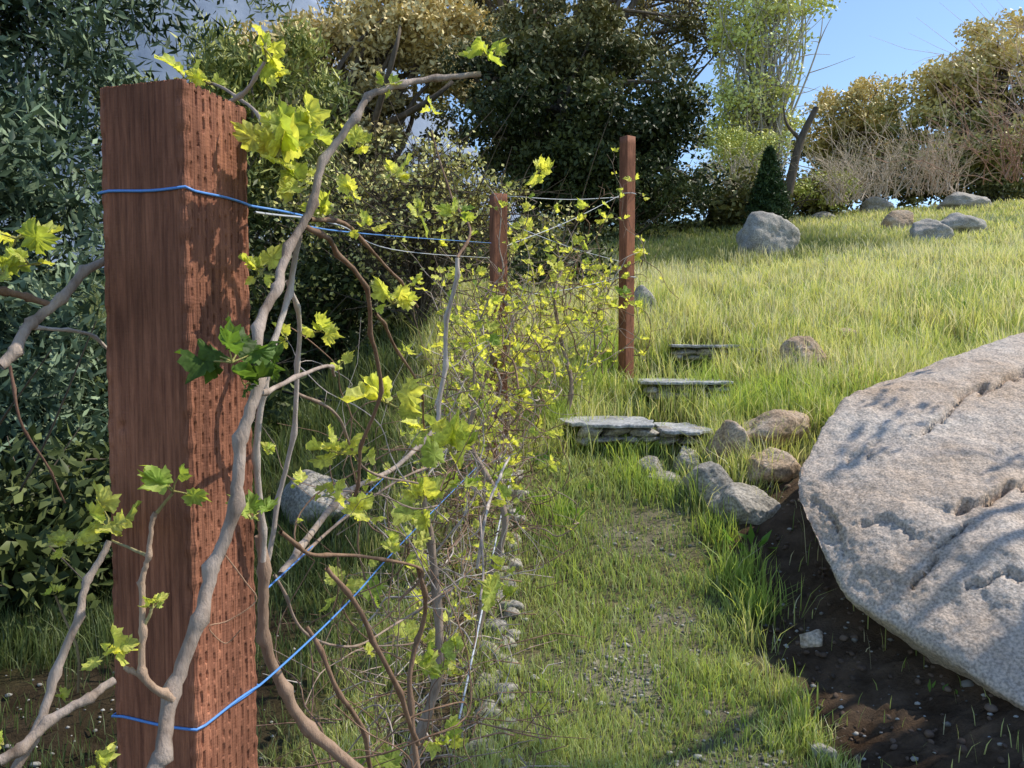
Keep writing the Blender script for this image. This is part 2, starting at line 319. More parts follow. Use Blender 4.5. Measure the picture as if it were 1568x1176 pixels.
# ---------- tubes
def crom(pts,k=6):
    pts=[np.array(p,float) for p in pts]; pp=[2*pts[0]-pts[1]]+pts+[2*pts[-1]-pts[-2]]; out=[]
    for i in range(1,len(pp)-2):
        for j in range(k):
            t=j/k; a,b,c,d=pp[i-1],pp[i],pp[i+1],pp[i+2]
            out.append(.5*((2*b)+(-a+c)*t+(2*a-5*b+4*c-d)*t*t+(-a+3*b-3*c+d)*t**3))
    out.append(pts[-1]); return np.array(out)
class Tubes:
    def __init__(s): s.V=[];s.F=[];s.C=[];s.n=0
    def add(s,pts,r,col=(.3,.25,.2),seg=6):
        pts=np.asarray(pts,float); n=len(pts); r=np.broadcast_to(np.asarray(r,float),(n,))
        T=np.gradient(pts,axis=0); T/=np.linalg.norm(T,axis=1)[:,None]+1e-9
        ref=np.array([.31,.17,.93]) if abs(T[0]@np.array([.31,.17,.93]))<.9 else np.array([1,0,0.])
        U=np.cross(T,ref); U/=np.linalg.norm(U,axis=1)[:,None]+1e-9; W=np.cross(T,U)
        a=np.arange(seg)*2*np.pi/seg
        ring=pts[:,None]+r[:,None,None]*(np.cos(a)[None,:,None]*U[:,None]+np.sin(a)[None,:,None]*W[:,None])
        i=np.arange(n-1)[:,None]*seg; j=np.arange(seg)[None]; j2=(j+1)%seg
        f=np.stack([i+j,i+j2,i+seg+j2,i+seg+j],-1).reshape(-1,4)+s.n
        s.V.append(ring.reshape(-1,3)); s.F.append(f); s.C.append(np.tile(np.array(col,float),(n*seg,1))); s.n+=n*seg
    def build(s,name,mat,parent=None):
        return npmesh(name,np.concatenate(s.V),[np.concatenate(s.F)],mat,np.concatenate(s.C),True,parent)
# ---------- leaves (rhombi)
def leafmesh(name,Pp,L,W,col,parent,mat=M_leaf,droop=0,up=.0):
    n=len(Pp); D=rng.normal(size=(n,3)); D[:,2]+=up; D[:,2]-=droop; D/=np.linalg.norm(D,axis=1)[:,None]
    R=rng.normal(size=(n,3)); R[:,2]+=.6; S=np.cross(D,R); S/=np.linalg.norm(S,axis=1)[:,None]; Nn=np.cross(S,D)
    L=np.broadcast_to(L,(n,))[:,None]*rng.uniform(.6,1.3,(n,1)); W=np.broadcast_to(W,(n,))[:,None]*rng.uniform(.7,1.2,(n,1))
    v=np.stack([Pp,Pp+D*L*.45+S*W/2-Nn*W*.12,Pp+D*L,Pp+D*L*.45-S*W/2-Nn*W*.12],1)
    i0=(np.arange(n)*4)[:,None]; f=np.concatenate([i0+np.array([[0,1,2]]),i0+np.array([[0,2,3]])])
    return npmesh(name,v.reshape(-1,3),[f],mat,np.repeat(col,4,0),False,parent)
def tree(name,base,ells,cr,lpc,L,W,dark,light,tr=.2,bark=M_bark,limbs=.5,up=0,droop=0,suntop=None,shell=2.4,bcol=(.3,.25,.2),twigs=0,tpl=.02,lean=0,gk=.75):
    bx,by=base; bz=float(H(bx,by)); e=empty(name,(bx,by,bz))
    T=Tubes(); cs=[];rs=[]
    for (cx,cy,cz,rx,ry,rz,nc) in ells:
        dd=rng.normal(size=(nc,3)); dd/=np.linalg.norm(dd,axis=1)[:,None]; rr=rng.random(nc)**(1/shell)
        c=np.array([cx,cy,cz])+dd*rr[:,None]*np.array([rx,ry,rz]); cs.append(c); rs.append(rng.uniform(.6,1.3,nc)*cr)
    cs=np.concatenate(cs); rs=np.concatenate(rs)
    zlo,zhi=cs[:,2].min(),cs[:,2].max(); cen=cs.mean(0)
    ttop=np.array([cen[0]+lean,cen[1],zlo+.6*(zhi-zlo)])
    b0=np.array([bx,by,bz-.2]); mid=(b0+ttop)/2+rng.normal(0,.25,3)*tr*3
    tp=crom([b0,b0*.7+mid*.3+rng.normal(0,tr*.5,3),mid,ttop],8); T.add(tp,np.linspace(tr,tr*.3,len(tp)),bcol,9)
    for i in np.where(rng.random(len(cs))<limbs)[0]:
        k=int(rng.uniform(.3,.95)*(len(tp)-1)); s=tp[k]
        if s[2]>cs[i][2]+.3: k=max(3,int(k*.5)); s=tp[k]
        m=(s+cs[i])/2+rng.normal(0,.12,3)*np.linalg.norm(cs[i]-s)+np.array([0,0,.1])*np.linalg.norm(cs[i]-s)
        lp=crom([s,m,cs[i]],6); T.add(lp,np.linspace(tr*.38,tr*.06,len(lp)),bcol,6)
        for _ in range(twigs):
            q=lp[rng.integers(3,len(lp))]; e2=q+rng.normal(0,1,3)*rs[i]*1.2+np.array([0,0,.4*rs[i]]); T.add(crom([q,(q+e2)/2+rng.normal(0,.1,3)*rs[i],e2],4),np.linspace(tpl,tpl*.3,9),bcol,4)
    T.build('trunk',bark,e)
    if lpc>0:
        n=len(cs)*lpc; ci=np.repeat(np.arange(len(cs)),lpc)
        dd=rng.normal(size=(n,3)); dd/=np.linalg.norm(dd,axis=1)[:,None]
        Pp=cs[ci]+dd*(rng.random(n)**.45*rs[ci])[:,None]*np.array([1,1,.7])
        cb=rng.random(len(cs))
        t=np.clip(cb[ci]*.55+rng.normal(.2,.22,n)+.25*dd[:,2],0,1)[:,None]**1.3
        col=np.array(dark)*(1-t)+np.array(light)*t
        if suntop is not None:
            u=np.clip((Pp[:,2]-zlo)/(zhi-zlo)*1.6-gk+.4*cb[ci]+.25*dd[:,2],0,1)[:,None]*rng.uniform(.4,1,(n,1)); col=col*(1-u)+np.array(suntop)*u  # sunlit crown top painted into the leaf colour
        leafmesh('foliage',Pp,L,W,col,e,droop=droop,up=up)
    return e
E=EYE
def ctr(px,py,d): p=P(px,py,d); return p.x,p.y,p.z
DK=(.024,.038,.015); DL=(.10,.12,.038)
tree('bay_laurel_tree',(-4.6,5.8),[(-4.4,6.0,E+2.9,1.85,1.3,1.9,170),(-3.9,5.2,E+.4,1.55,.9,1.4,100),(-3.7,4.9,E-.75,1.3,.6,.5,60)],.42,180,.13,.034,(.024,.048,.03),(.26,.34,.2),.07,limbs=.06,up=.5)
tree('shrub',(-3.3,9),[(ctr(400,180,9))+(.95,.7,1.4,50),(ctr(330,300,9))+(1.3,.6,1.3,44),(ctr(290,200,10))+(1,.6,1.3,30)],.35,150,.14,.03,(.09,.13,.035),(.56,.56,.16),.07,limbs=.4,up=1)
for (px,py,d,rx,rz) in [(420,430,8.5,1.2,1.0),(560,400,10,1.3,1.3),(690,390,11,1.3,1.2),(500,480,7.6,.8,.55),(820,400,12,1.4,1.0),(230,640,6,1.2,.6),(60,800,4.0,.8,.40),(-60,840,3.6,.6,.4),(960,300,17,2.0,.8),(880,440,9.5,.7,.6),(560,520,8.5,1.0,.4)]:
    c=ctr(px,py,d); tree('undergrowth_shrub',(c[0],c[1]),[c+(rx,.7,rz,34)],.38,130,.11,.04,(.018,.032,.011),(.12,.145,.045),.05,limbs=.6,twigs=1,tpl=.008)
GT=(.9,.74,.36)  # gold that stands for sun on the crown tops
tree('oak_tree',(-5.5,24),[(ctr(500,150,24))+(2.7,2.3,2.7,66),(ctr(640,80,24))+(2.4,2,2.2,46),(ctr(430,100,25))+(1.3,1.5,1.2,22),(ctr(520,270,23))+(3.5,2,1.6,44)],.75,260,.2,.11,(.06,.062,.025),(.27,.24,.09),.35,suntop=GT,limbs=.5,twigs=1,gk=.38)
tree('oak_tree',(1.7,19),[(ctr(880,190,18.5))+(3.1,2.4,2.2,110),(ctr(850,80,19.5))+(2.7,2.2,1.7,46),(ctr(930,280,18))+(2.2,1.6,.9,46)],.62,300,.16,.08,DK,DL,.35,limbs=.4,suntop=(.32,.28,.11),gk=.95)
tree('oak_tree',(.5,27),[(ctr(760,20,27))+(3.2,2,3.0,40),(ctr(950,0,27))+(4.2,2,2.9,40),(ctr(1060,60,26))+(1.4,1.5,1.6,14),(ctr(620,-40,28))+(3.4,2,2.0,24)],.7,150,.19,.09,(.07,.072,.026),(.32,.28,.11),.4,suntop=(.72,.6,.27),limbs=.7,twigs=3,tpl=.035,gk=.5)
tree('oak_tree',(14,30),[(ctr(1312,185,30))+(1.9,1.8,1.6,34),(ctr(1320,230,30))+(2.4,1.5,1.0,24)],.6,230,.19,.1,(.18,.17,.05),(.8,.68,.24),.25,suntop=GT,limbs=.5,gk=.5)
tree('oak_tree',(17,27),[(ctr(1440,170,27))+(2.2,1.8,1.9,44),(ctr(1530,120,27))+(2.2,2,2.2,44),(ctr(1640,150,27))+(2.5,2,2.5,40),(ctr(1500,230,26))+(3.2,1.5,1.1,40)],.65,220,.19,.1,(.15,.16,.045),(.75,.66,.22),.3,suntop=GT,limbs=.6,gk=.5)
tree('sycamore_tree',(8.3,25),[(ctr(1145,90,25))+(1.6,1.3,3.4,60),(ctr(1200,10,25))+(1.5,1.2,2.2,34),(ctr(1150,190,25))+(1.6,1.2,1.7,50)],.55,90,.14,.1,(.6,.66,.18),(.88,.86,.36),.12,M_palebark,limbs=.8,twigs=4,tpl=.02,bcol=(1,1,1))
tree('willow_shrub',(8.0,22),[(ctr(1130,245,22))+(1.1,1,1.0,30),(ctr(1260,290,22))+(1.0,1,.5,18)],.42,140,.11,.055,(.4,.46,.1),(.85,.83,.28),.06,limbs=.6)
for (px,py,d,rx,rz) in [(1100,315,20,1.6,.6),(1240,305,23,1.2,.45),(1400,280,26,4,.7),(700,230,30,5,3),(1250,250,34,4,1.6),(300,290,22,4,2.6),(1020,250,30,4,2.0),(1500,280,30,6,.9)]:
    c=ctr(px,py,d); tree('hedge_shrub',(c[0],c[1]),[c+(rx,1,rz,int(14+5*rx*max(1,rz*.6)))],.65,170,.18,.1,(.06,.07,.024),(.36,.34,.12),.07,limbs=.3)
T=Tubes(); e=empty('leaning_trunk',G(1205,320)); 
T.add(crom([P(1200,325,21),P(1212,270,21),P(1226,215,21),P(1250,165,21)],6),np.linspace(.16,.08,19),(.3,.3,.3),8); T.add(crom([P(1226,215,21),P(1205,190,21),P(1200,165,21)],6),np.linspace(.06,.02,13),(.3,.3,.3),6)
T.build('trunk',M_bark,e)
def conifer(px,pt,pb,d):
    b=P(px,pb,d);t=P(px,pt,d);hh=t.z-b.z; e=empty('conifer_tree',b); T=Tubes(); T.add([b,t],[.06,.01]); T.build('trunk',M_bark,e)
    n=12000;u=rng.random(n)**.7; u=1-u; a=rng.uniform(0,6.28,n); r=(hh*.38*(1-u)**.75*(.75+.25*np.sin(a*5+u*30)))*rng.random(n)**.35*rng.uniform(.8,1.15,n)
    Pp=np.stack([b.x+r*np.cos(a),b.y+r*np.sin(a),b.z+u*hh-.25*r],-1); t2=rng.random((n,1)); leafmesh('foliage',Pp,.13,.035,np.array([.02,.045,.02])*(1-t2)+np.array([.08,.13,.045])*t2,e,up=.6)
conifer(1177,228,330,18.5)
def bare(px,py,d,w,h,n,col,name='bare_shrub',r0=.015):
    b=P(px,py,d); e=empty(name,b); T=Tubes()
    for i in range(n):
        s=np.array(b)+np.array([rng.uniform(-w*.6,w*.6),rng.uniform(-.5,.5),-.1]); dr=np.array([rng.normal(0,.4),rng.normal(0,.3),1]); p=[s]; q=s; L=h*rng.uniform(.4,1)/6
        for k in range(6): dr=dr+rng.normal(0,.2,3); dr/=np.linalg.norm(dr); q=q+dr*L; p.append(q)
        T.add(p,np.linspace(r0,r0*.3,7),col,4)
        for m in range(8):
            k=rng.integers(2,7); a=p[k]; d2=dr+rng.normal(0,.6,3); e2=a+d2*L*rng.uniform(1,2); T.add([a,(a+e2)/2+rng.normal(0,.05,3),e2],[r0*.4,r0*.3,r0*.15],col,3)
    T.build('branches',M_cane,e)
bare(1330,300,23,1.3,2.2,60,(.68,.6,.5)); bare(1430,292,23,1.5,2.2,70,(.68,.58,.48)); bare(1130,300,20,.6,1.6,30,(.62,.57,.5))
bare(1545,270,17,.8,2.6,26,(.5,.3,.22)); bare(1620,250,17,1.2,4.2,40,(.55,.43,.36)); bare(1290,305,21,.6,1.6,40,(.65,.57,.48))
c=ctr(640,300,7.2); tree('flowering_shrub',(c[0],c[1]),[c+(1.0,.6,.55,40),ctr(560,360,7)+(.9,.5,.6,30),ctr(760,350,7.5)+(.8,.5,.5,24)],.28,50,.05,.034,(.36,.34,.09),(.88,.82,.34),.03,limbs=1,twigs=9,tpl=.006,bcol=(.6,.5,.42))
# unseen shade tree and overhanging branch, right of the view, placed for their shadows
tree('unseen_shade_tree',(5.4,3.4),[(3.55,3.1,E+3.45,.62,.8,.25,18),(3.3,2.2,E+3.5,.9,.5,.3,12)],.27,42,.07,.04,DK,DL,.12,limbs=.8,twigs=2,tpl=.008)
e=empty('unseen_overhanging_branch',(4.4,3.9,E+2.0)); T=Tubes(); LP=[]
for (px,py,dd,tt,nl) in [(1340,625,3.95,3.0,9),(1378,655,3.8,3.05,9),(1385,600,4.2,3.0,8),(1290,720,3.65,3.2,10),(1318,692,3.6,3.2,8),(1262,742,3.6,3.2,7),(1545,690,3.4,2.9,9),(1460,830,3.05,3.1,4)]:
    q=np.array(P(px,py,dd))+SUN*tt
    st=q+np.array([rng.uniform(.15,.3),rng.uniform(-.1,.25),rng.uniform(.1,.3)]); T.add(crom([st,(st+q)/2+rng.normal(0,.04,3),q+rng.normal(0,.05,3)],5),.0016,(.3,.25,.2),4)
    T.add([(4.9,3.9,E+2.75),(st+np.array([4.9,3.9,E+2.75]))/2+np.array([0,0,.1]),st],[.003,.0018,.0012],(.3,.25,.2),4)
    for k in range(nl): LP.append(q+rng.normal(0,.055,3))
for i in range(60): LP.append(np.array(P(rng.uniform(1460,1750),rng.uniform(940,1080),2.7))+SUN*2.6+rng.normal(0,.05,3))
T.add(crom([(5.4,3.5,E+2.2),(5.2,3.8,E+2.6),(4.9,3.9,E+2.75)],6),np.linspace(.03,.008,13)); T.build('unseen_branch',M_bark,e)
LP=np.array(LP); leafmesh('foliage',LP,.085,.05,np.tile(np.array([.05,.08,.02]),(len(LP),1)),e)
# ---------- distant hill
hx=np.linspace(-500,300,160); hy=np.linspace(200,420,60); HX,HY=np.meshgrid(hx,hy)
prof=np.interp(HX/HY,[-1.2,-.5,-.4,-.25,-.1,.1,.6],[1.05,.62,.545,.45,.3,.12,.04])
HZ=np.minimum(HY,330)*prof*sm((HY-200)/130)+ 6*snoise(HX,HY,.05)+3*snoise(HX,HY,.17,1)
i=np.arange(HX.size).reshape(HX.shape); q=np.stack([i[:-1,:-1],i[:-1,1:],i[1:,1:],i[1:,:-1]],-1).reshape(-1,4)
npmesh('distant_hill',np.stack([HX,HY,HZ],-1).reshape(-1,3),[q],noisemat('hazy_hill_mat',[(.17,.21,.29),(.21,.26,.35),(.26,.31,.40)],.12,bump=.2,bscale=.5,bdist=1),None,True)  # bluish distance haze mixed into the hill colour
# ---------- posts
def woodmat():
    m,nt,out=newmat('redwood_mat'); L=nt.links
    tc=nd(nt,'ShaderNodeTexCoord'); mp=nd(nt,'ShaderNodeMapping'); mp.inputs['Scale'].default_value=(1,1,.05); L.new(tc.outputs['Object'],mp.inputs[0])
    n1=nd(nt,'ShaderNodeTexNoise'); n1.inputs['Scale'].default_value=230; n1.inputs['Detail'].default_value=8; n1.inputs['Roughness'].default_value=.7; n1.inputs['Distortion'].default_value=.3; L.new(mp.outputs[0],n1.inputs[0])
    n2=nd(nt,'ShaderNodeTexNoise'); n2.inputs['Scale'].default_value=16; n2.inputs['Detail'].default_value=7; n2.inputs['Roughness'].default_value=.65; mp2=nd(nt,'ShaderNodeMapping'); mp2.inputs['Scale'].default_value=(1,1,.3); L.new(tc.outputs['Object'],mp2.inputs[0]); L.new(mp2.outputs[0],n2.inputs[0])
    n4=nd(nt,'ShaderNodeTexNoise'); n4.inputs['Scale'].default_value=500; n4.inputs['Detail'].default_value=4; mp3=nd(nt,'ShaderNodeMapping'); mp3.inputs['Scale'].default_value=(.3,.3,1); L.new(tc.outputs['Object'],mp3.inputs[0]); L.new(mp3.outputs[0],n4.inputs[0])
    cr=nd(nt,'ShaderNodeValToRGB'); e=cr.color_ramp.elements; e[0].position=.3;e[0].color=(.13,.05,.033,1); e[1].position=.7;e[1].color=(.42,.18,.105,1); L.new(n1.outputs['Fac'],cr.inputs[0])
    mr=nd(nt,'ShaderNodeMapRange'); mr.inputs['From Min'].default_value=.3; mr.inputs['From Max'].default_value=.7; mr.inputs['To Min'].default_value=.5; mr.inputs['To Max'].default_value=1.35; L.new(n2.outputs['Fac'],mr.inputs[0])
    s=nd(nt,'ShaderNodeVectorMath',operation='SCALE'); L.new(cr.outputs[0],s.inputs[0]); L.new(mr.outputs[0],s.inputs['Scale'])
    p=nd(nt,'ShaderNodeBsdfPrincipled'); p.inputs['Roughness'].default_value=.8; p.inputs['Specular IOR Level'].default_value=.2; L.new(s.outputs[0],p.inputs['Base Color'])
    b=nd(nt,'ShaderNodeBump'); b.inputs['Strength'].default_value=.5; b.inputs['Distance'].default_value=.0013; L.new(n1.outputs['Fac'],b.inputs['Height'])
    b2=nd(nt,'ShaderNodeBump'); b2.inputs['Strength'].default_value=.6; b2.inputs['Distance'].default_value=.0012; L.new(n4.outputs['Fac'],b2.inputs['Height']); L.new(b.outputs[0],b2.inputs['Normal'])
    L.new(b2.outputs[0],p.inputs['Normal']); L.new(p.outputs[0],out.inputs[0]); return m
M_wood=woodmat()
def post(x,y,ztop,rot,fine):
    g=float(H(x,y)); W=.0445; nper=140 if fine else 16
    hgt=ztop-g
    if fine: zz=np.concatenate([np.linspace(-.3,hgt-.70,20)[:-1],np.linspace(hgt-.70,hgt,560)])
    else: zz=np.linspace(-.3,hgt,40)
    u=np.linspace(-1,1,nper,endpoint=False)
    sides=[((1,0),(0,1)),((0,1),(-1,0)),((-1,0),(0,-1)),((0,-1),(1,0))]
    R=[];Nn=[];Uu=[];Sd=[]
    for k,(nv,tv) in enumerate(sides):
        for t in u:
            R.append((nv[0]*W+tv[0]*t*W,nv[1]*W+tv[1]*t*W)); Nn.append(nv); Uu.append(t*W); Sd.append(k)
    R=np.array(R);Nn=np.array(Nn,float);Uu=np.array(Uu);Sd=np.array(Sd)
    e=.004; cxx=np.clip(R,-W+e,W-e); dlt=R-cxx; ln=np.linalg.norm(dlt,axis=1)[:,None]; R=cxx+dlt/np.maximum(ln,1e-9)*np.minimum(ln,e)
    V=np.zeros((len(zz),len(R),3)); V[:,:,:2]=R[None]; V[:,:,2]=zz[:,None]
    if fine:
        ZZ=zz[:,None]; U=Uu[None]
        def hsh(a): return (np.sin(a)*43758.5453)%1
        cp=U/.0092+.12*np.sin(ZZ*37)+.5; ci=np.floor(cp); 
        rp=ZZ/.0175+.31*(ci%2)+.45*np.sin(ci*2.1)+.25*np.sin(ZZ*23+ci); row=np.floor(rp); fr=rp-row
        jj=hsh(ci*7.7+row*3.1); j2=hsh(ci*3.3+row*5.7)
        fc=np.abs(cp-ci-.5+.2*(j2-.5))*.0092
        half=.20+.22*jj
        edge=np.clip((half-np.abs(fr-.5))/.1,0,1)
        mask=(fc<.00105)*(np.abs(U)<.0415)*(j2>.08)*edge
        dep=mask*(.0030+.0022*jj)*(Sd==0)[None]
        dep=dep+.0003*(np.sin(U*900+3*np.sin(ZZ*4))+np.sin(U*2300+ZZ*9))
        dep=dep+.0012*np.exp(-((U-.02)/.0012)**2)*(np.sin(ZZ*6+1)>.2)*(Sd==3)[None]
        kn=((U+.028)/.005)**2+((ZZ-(hgt-.30))/.005)**2
        dep=dep+.0035*np.exp(-kn)*(Sd==3)[None]-.0012*np.exp(-kn*.2)*(Sd==3)[None]
        dep=dep+(np.abs(U)>.037)*.0012*(np.sin(ZZ*60)*np.sin(ZZ*143+Sd[None]*2)+.3*np.sin(ZZ*410))
        V[:,:,0]-=Nn[None,:,0]*dep; V[:,:,1]-=Nn[None,:,1]*dep
        q1=(np.abs(((Uu/.0092+.5)%1)-.5)<.14)*(Sd==0)
        for r_,f_ in ((1,1.0),(2,.7),(3,.4)): V[-r_,:,2]-=.006*q1*f_
        V[-1,:,2]-=.0022*np.abs(np.sin(Uu*170+Sd))+.0012*rng.random(len(Uu))
    n=len(R); i=np.arange(len(zz)-1)[:,None]*n; j=np.arange(n)[None]; j2=(j+1)%n
    f=np.stack([i+j,i+j2,i+n+j2,i+n+j],-1).reshape(-1,4)
    Vf=V.reshape(-1,3); ctrv=np.array([[0,0,hgt+.0005]]); b0=(len(zz)-1)*n
    Vf=np.concatenate([Vf,ctrv]); cap=np.stack([b0+np.arange(n),b0+(np.arange(n)+1)%n,np.full(n,len(Vf)-1)],-1)
    o=npmesh('wooden_post',Vf,[f,cap],M_wood); o.location=(x,y,g); o.rotation_euler=(0,0,rot); return o
ZT=EYE+.228
post(-.309,.71,ZT,math.radians(-16.5),True)
pm_=P(763,298,4.7); post(pm_.x,pm_.y,pm_.z,math.radians(20),False)
pf=P(961,210,5.95); post(pf.x,pf.y,pf.z,math.radians(35),False)
# ---------- wires
def pmat(name,c,r=.4):
    m,nt,out=newmat(name); p=nd(nt,'ShaderNodeBsdfPrincipled'); nz=nd(nt,'ShaderNodeTexNoise'); nz.inputs['Scale'].default_value=200
    cr=nd(nt,'ShaderNodeValToRGB'); cr.color_ramp.elements[0].color=(c[0]*.7,c[1]*.7,c[2]*.7,1); cr.color_ramp.elements[1].color=(*c,1)
    nt.links.new(nz.outputs[0],cr.inputs[0]); nt.links.new(cr.outputs[0],p.inputs['Base Color']); p.inputs['Roughness'].default_value=r; nt.links.new(p.outputs[0],out.inputs[0]); return m
M_blue=pmat('blue_wire_mat',(.12,.34,.85)); M_white=pmat('pale_line_mat',(.6,.63,.7))
def loop_pts(z0,dz=0):
    c=np.array([-.309,.71]); th=math.radians(-16.5); w=.0458
    out=[]
    for (a,b) in [(w,w),(w,-w),(-w,-w),(-w,w),(w,w)]:
        out.append((c[0]+a*math.cos(th)-b*math.sin(th),c[1]+a*math.sin(th)+b*math.cos(th)))
    P3=[]
    for k in range(4):
        for t in np.linspace(0,1,8,endpoint=False):
            x=out[k][0]*(1-t)+out[k+1][0]*t; y=out[k][1]*(1-t)+out[k+1][1]*t; P3.append((x,y,z0+dz*(k+t)+.0012*math.sin(k*3+t*5)))
    P3.append((out[0][0],out[0][1],z0)); return np.array(P3)
WU=EYE+(530-290)/F*.655; WL=EYE-(1130-530)/F*.655
T=Tubes(); T.add(loop_pts(WU),.0013,seg=6); T.add(loop_pts(WL),.0013,seg=6)
lp=loop_pts(WU)[0]
T.add(crom([lp,P(470,332,.85),P(560,358,1.4),P(752,372,4.62)],10),.0013,seg=5)
T.add(crom([loop_pts(WL)[5],P(420,1030,.80),P(540,915,1.15),P(640,806,1.8),P(755,690,4.6)],10),.0013,seg=5)
T.add(crom([P(405,905,.9),P(480,835,1.3),P(600,720,2.2)],8),.0012,seg=5)
T.build('blue_trellis_wire',M_blue)
T=Tubes()
for a,b in [((772,300,4.7),(948,302,5.9)),((772,378,4.7),(948,300,5.9)),((775,455,4.7),(948,425,5.9)),((772,340,4.7),(948,400,5.9))]:
    a=P(*a);b=P(*b); T.add(crom([a,(a+b)/2-Vector((0,0,.02)),b],6),.0025,seg=4)
for zpy in (298,425): 
    p=P(961,zpy,5.95); w=.066; ang=np.linspace(0,2*np.pi,17); T.add(np.stack([p.x+w*np.cos(ang),p.y+w*np.sin(ang),p.z+0*ang],-1),.003,seg=4)
T.add(crom([P(390,325,.72),P(520,345,1.2),P(620,385,2),P(750,395,4.6)],8),.0012,seg=4)
T.add(crom([P(700,1115,2.5),P(735,950,3.0),P(765,800,3.7),P(785,720,4.5)],8),.004,seg=5)
T.build('trellis_line',M_white)
T=Tubes(); T.add(crom([P(400,590,6.5),P(470,608,6.2),P(550,618,6)],6),.012); T.build('irrigation_pipe',pmat('black_pipe_mat',(.02,.02,.022)))
# ---------- grape vine
vine=empty('grape_vine',(-.25,2,float(H(-.25,2))))
T=Tubes()
def leaf_template():
    outl=[(0,0),(.14,-.10),(.3,-.18),(.36,-.05),(.40,.02),(.52,.03),(.50,.14),(.66,.20),(.62,.32),(.70,.44),(.56,.46),(.42,.46),(.50,.56),(.46,.66),(.40,.82),(.30,.80),(.22,.78),(.16,.92),(.07,.96),(0,1.14)]
    left=[(-a,b) for a,b in outl[-2:0:-1]]
    o=outl+left; n=len(o); v=[(0,.3,0.0)]
    for i,(a,b) in enumerate(o):
        v.append((a*.5,.3+(b-.3)*.5,.05*math.sin(i*1.9)))
    for i,(a,b) in enumerate(o):
        rr=math.hypot(a,b-.3); v.append((a,b,.22*rr*rr+.12*math.sin(i*2.4)*rr))
    f3=[(0,1+i,1+(i+1)%n) for i in range(n)]
    f4=[(1+i,1+n+i,1+n+(i+1)%n,1+(i+1)%n) for i in range(n)]
    return np.array(v),np.array(f3),np.array(f4)
LT,LF3,LF4=leaf_template()
LV,L3,L4,LC=[],[],[],[]; ln=0
def grape_leaf(p,size,dirv,nrm,col):
    global ln
    d=np.array(dirv,float); d/=np.linalg.norm(d)+1e-9; nn=np.array(nrm,float); s=np.cross(d,nn); s/=np.linalg.norm(s)+1e-9; nn=np.cross(s,d)
    fold=rng.uniform(-.2,1.1); t=LT.copy(); t[:,2]+=fold*np.abs(t[:,0])*.8 - rng.uniform(-.1,.6)*t[:,1]**2+.05*np.sin(t[:,0]*11+rng.uniform(0,6))+.05*np.sin(t[:,1]*9+rng.uniform(0,6))
    t[:,0]*=rng.uniform(.65,1)*(1-.25*max(0,fold))
    t[1:]*=rng.uniform(.95,1.05,(len(t)-1,1))
    v=np.array(p)+size*(t[:,:1]*s+t[:,1:2]*d+t[:,2:]*nn)
    cc=np.tile(col,(len(v),1))*rng.uniform(.85,1.12,(len(v),1)); cc[0]*=1.15
    LV.append(v); L3.append(LF3+ln); L4.append(LF4+ln); LC.append(cc); ln+=len(v)
YG=np.array([.78,.80,.21]); GR=np.array([.30,.44,.09]); DGc=np.array([.10,.18,.04])
def cluster(p,size,n=4,tone=1.0,spread=.45):
    p=np.array(p)
    for i in range(n):
        d=rng.normal(size=3); d[2]=abs(d[2])*.9+.2
        if i>n*.6: d[2]-=1.1
        d/=np.linalg.norm(d)
        s=size*rng.uniform(.35,1.2); t=np.clip(tone+rng.normal(0,.3),0,1); c=GR*(1-t)+YG*t
        if tone<=.1: c=DGc*rng.uniform(.8,1.5)
        q=p+d*size*spread*rng.uniform(.5,1.4); T.add([p,(p+q)/2+rng.normal(0,size*.03,3),q],[size*.028+.0003,size*.02+.0002,size*.02+.0002],(.5,.5,.18),4)
        nr=rng.normal(size=3)*.8+np.array([.5,-.2,.5]); grape_leaf(q,s,d,nr,c)
GREY=(.47,.40,.36); BRN=(.30,.20,.14); PALE=(.60,.54,.5); MID=(.38,.30,.25)
def cane(pts,r0,r1,col=GREY,k=9,nodes=True,seg=10,kink=.5):
    p=crom([P(*a) for a in pts],k); n=len(p); r=np.linspace(r0,r1,n)
    if nodes:
        off=np.zeros((n,3)); sgn=1
        for i in range(4,n-1,8):
            r[i]*=1.45; r[i-1]*=1.15; r[i+1]*=1.1
            o=np.array([sgn*r0*1.3,0,rng.normal(0,r0*.4)])*kink
            for q_,f_ in ((-3,.25),(-2,.5),(-1,.8),(0,1),(1,.8),(2,.5),(3,.25)):
                if 0<=i+q_<n: off[i+q_]+=o*f_
            sgn=-sgn
        p=p+off
    p=p+rng.normal(0,r0*.07,p.shape)
    T.add(p,r,col,seg); return p
cane([(225,1200,.52),(262,1085,.54),(300,950,.56),(338,850,.575),(365,720,.585),(388,605,.60),(402,500,.63),(425,425,.66),(463,345,.69),(492,262,.7),(540,182,.71),(578,142,.72),(640,124,.74),(735,114,.76)],.0054,.0027,GREY,10)
cane([(402,860,.74),(396,740,.72),(398,620,.70),(418,540,.70),(440,450,.72),(462,360,.70)],.0032,.0026,PALE)
cane([(398,820,.85),(404,940,.86),(425,1040,.88),(470,1110,.9),(560,1190,.92)],.0058,.0068,(.40,.29,.22))
cane([(388,605,.60),(430,590,.66),(500,560,.75),(512,575,.8)],.0024,.0014,GREY)
cane([(463,345,.69),(510,372,.74),(548,425,.8),(572,500,.85),(578,600,.9),(556,690,.95),(540,760,1)],.0026,.0020,BRN,kink=1.4)
cane([(475,335,.7),(540,350,.8),(600,420,.95),(640,470,1.05)],.0022,.0015,BRN,kink=1.2)
cane([(0,560,.62),(40,505,.64),(80,468,.66),(130,420,.68),(172,392,.7)],.0045,.0036,GREY)
cane([(-20,440,.62),(30,452,.64),(80,468,.66)],.0032,.0028,BRN)
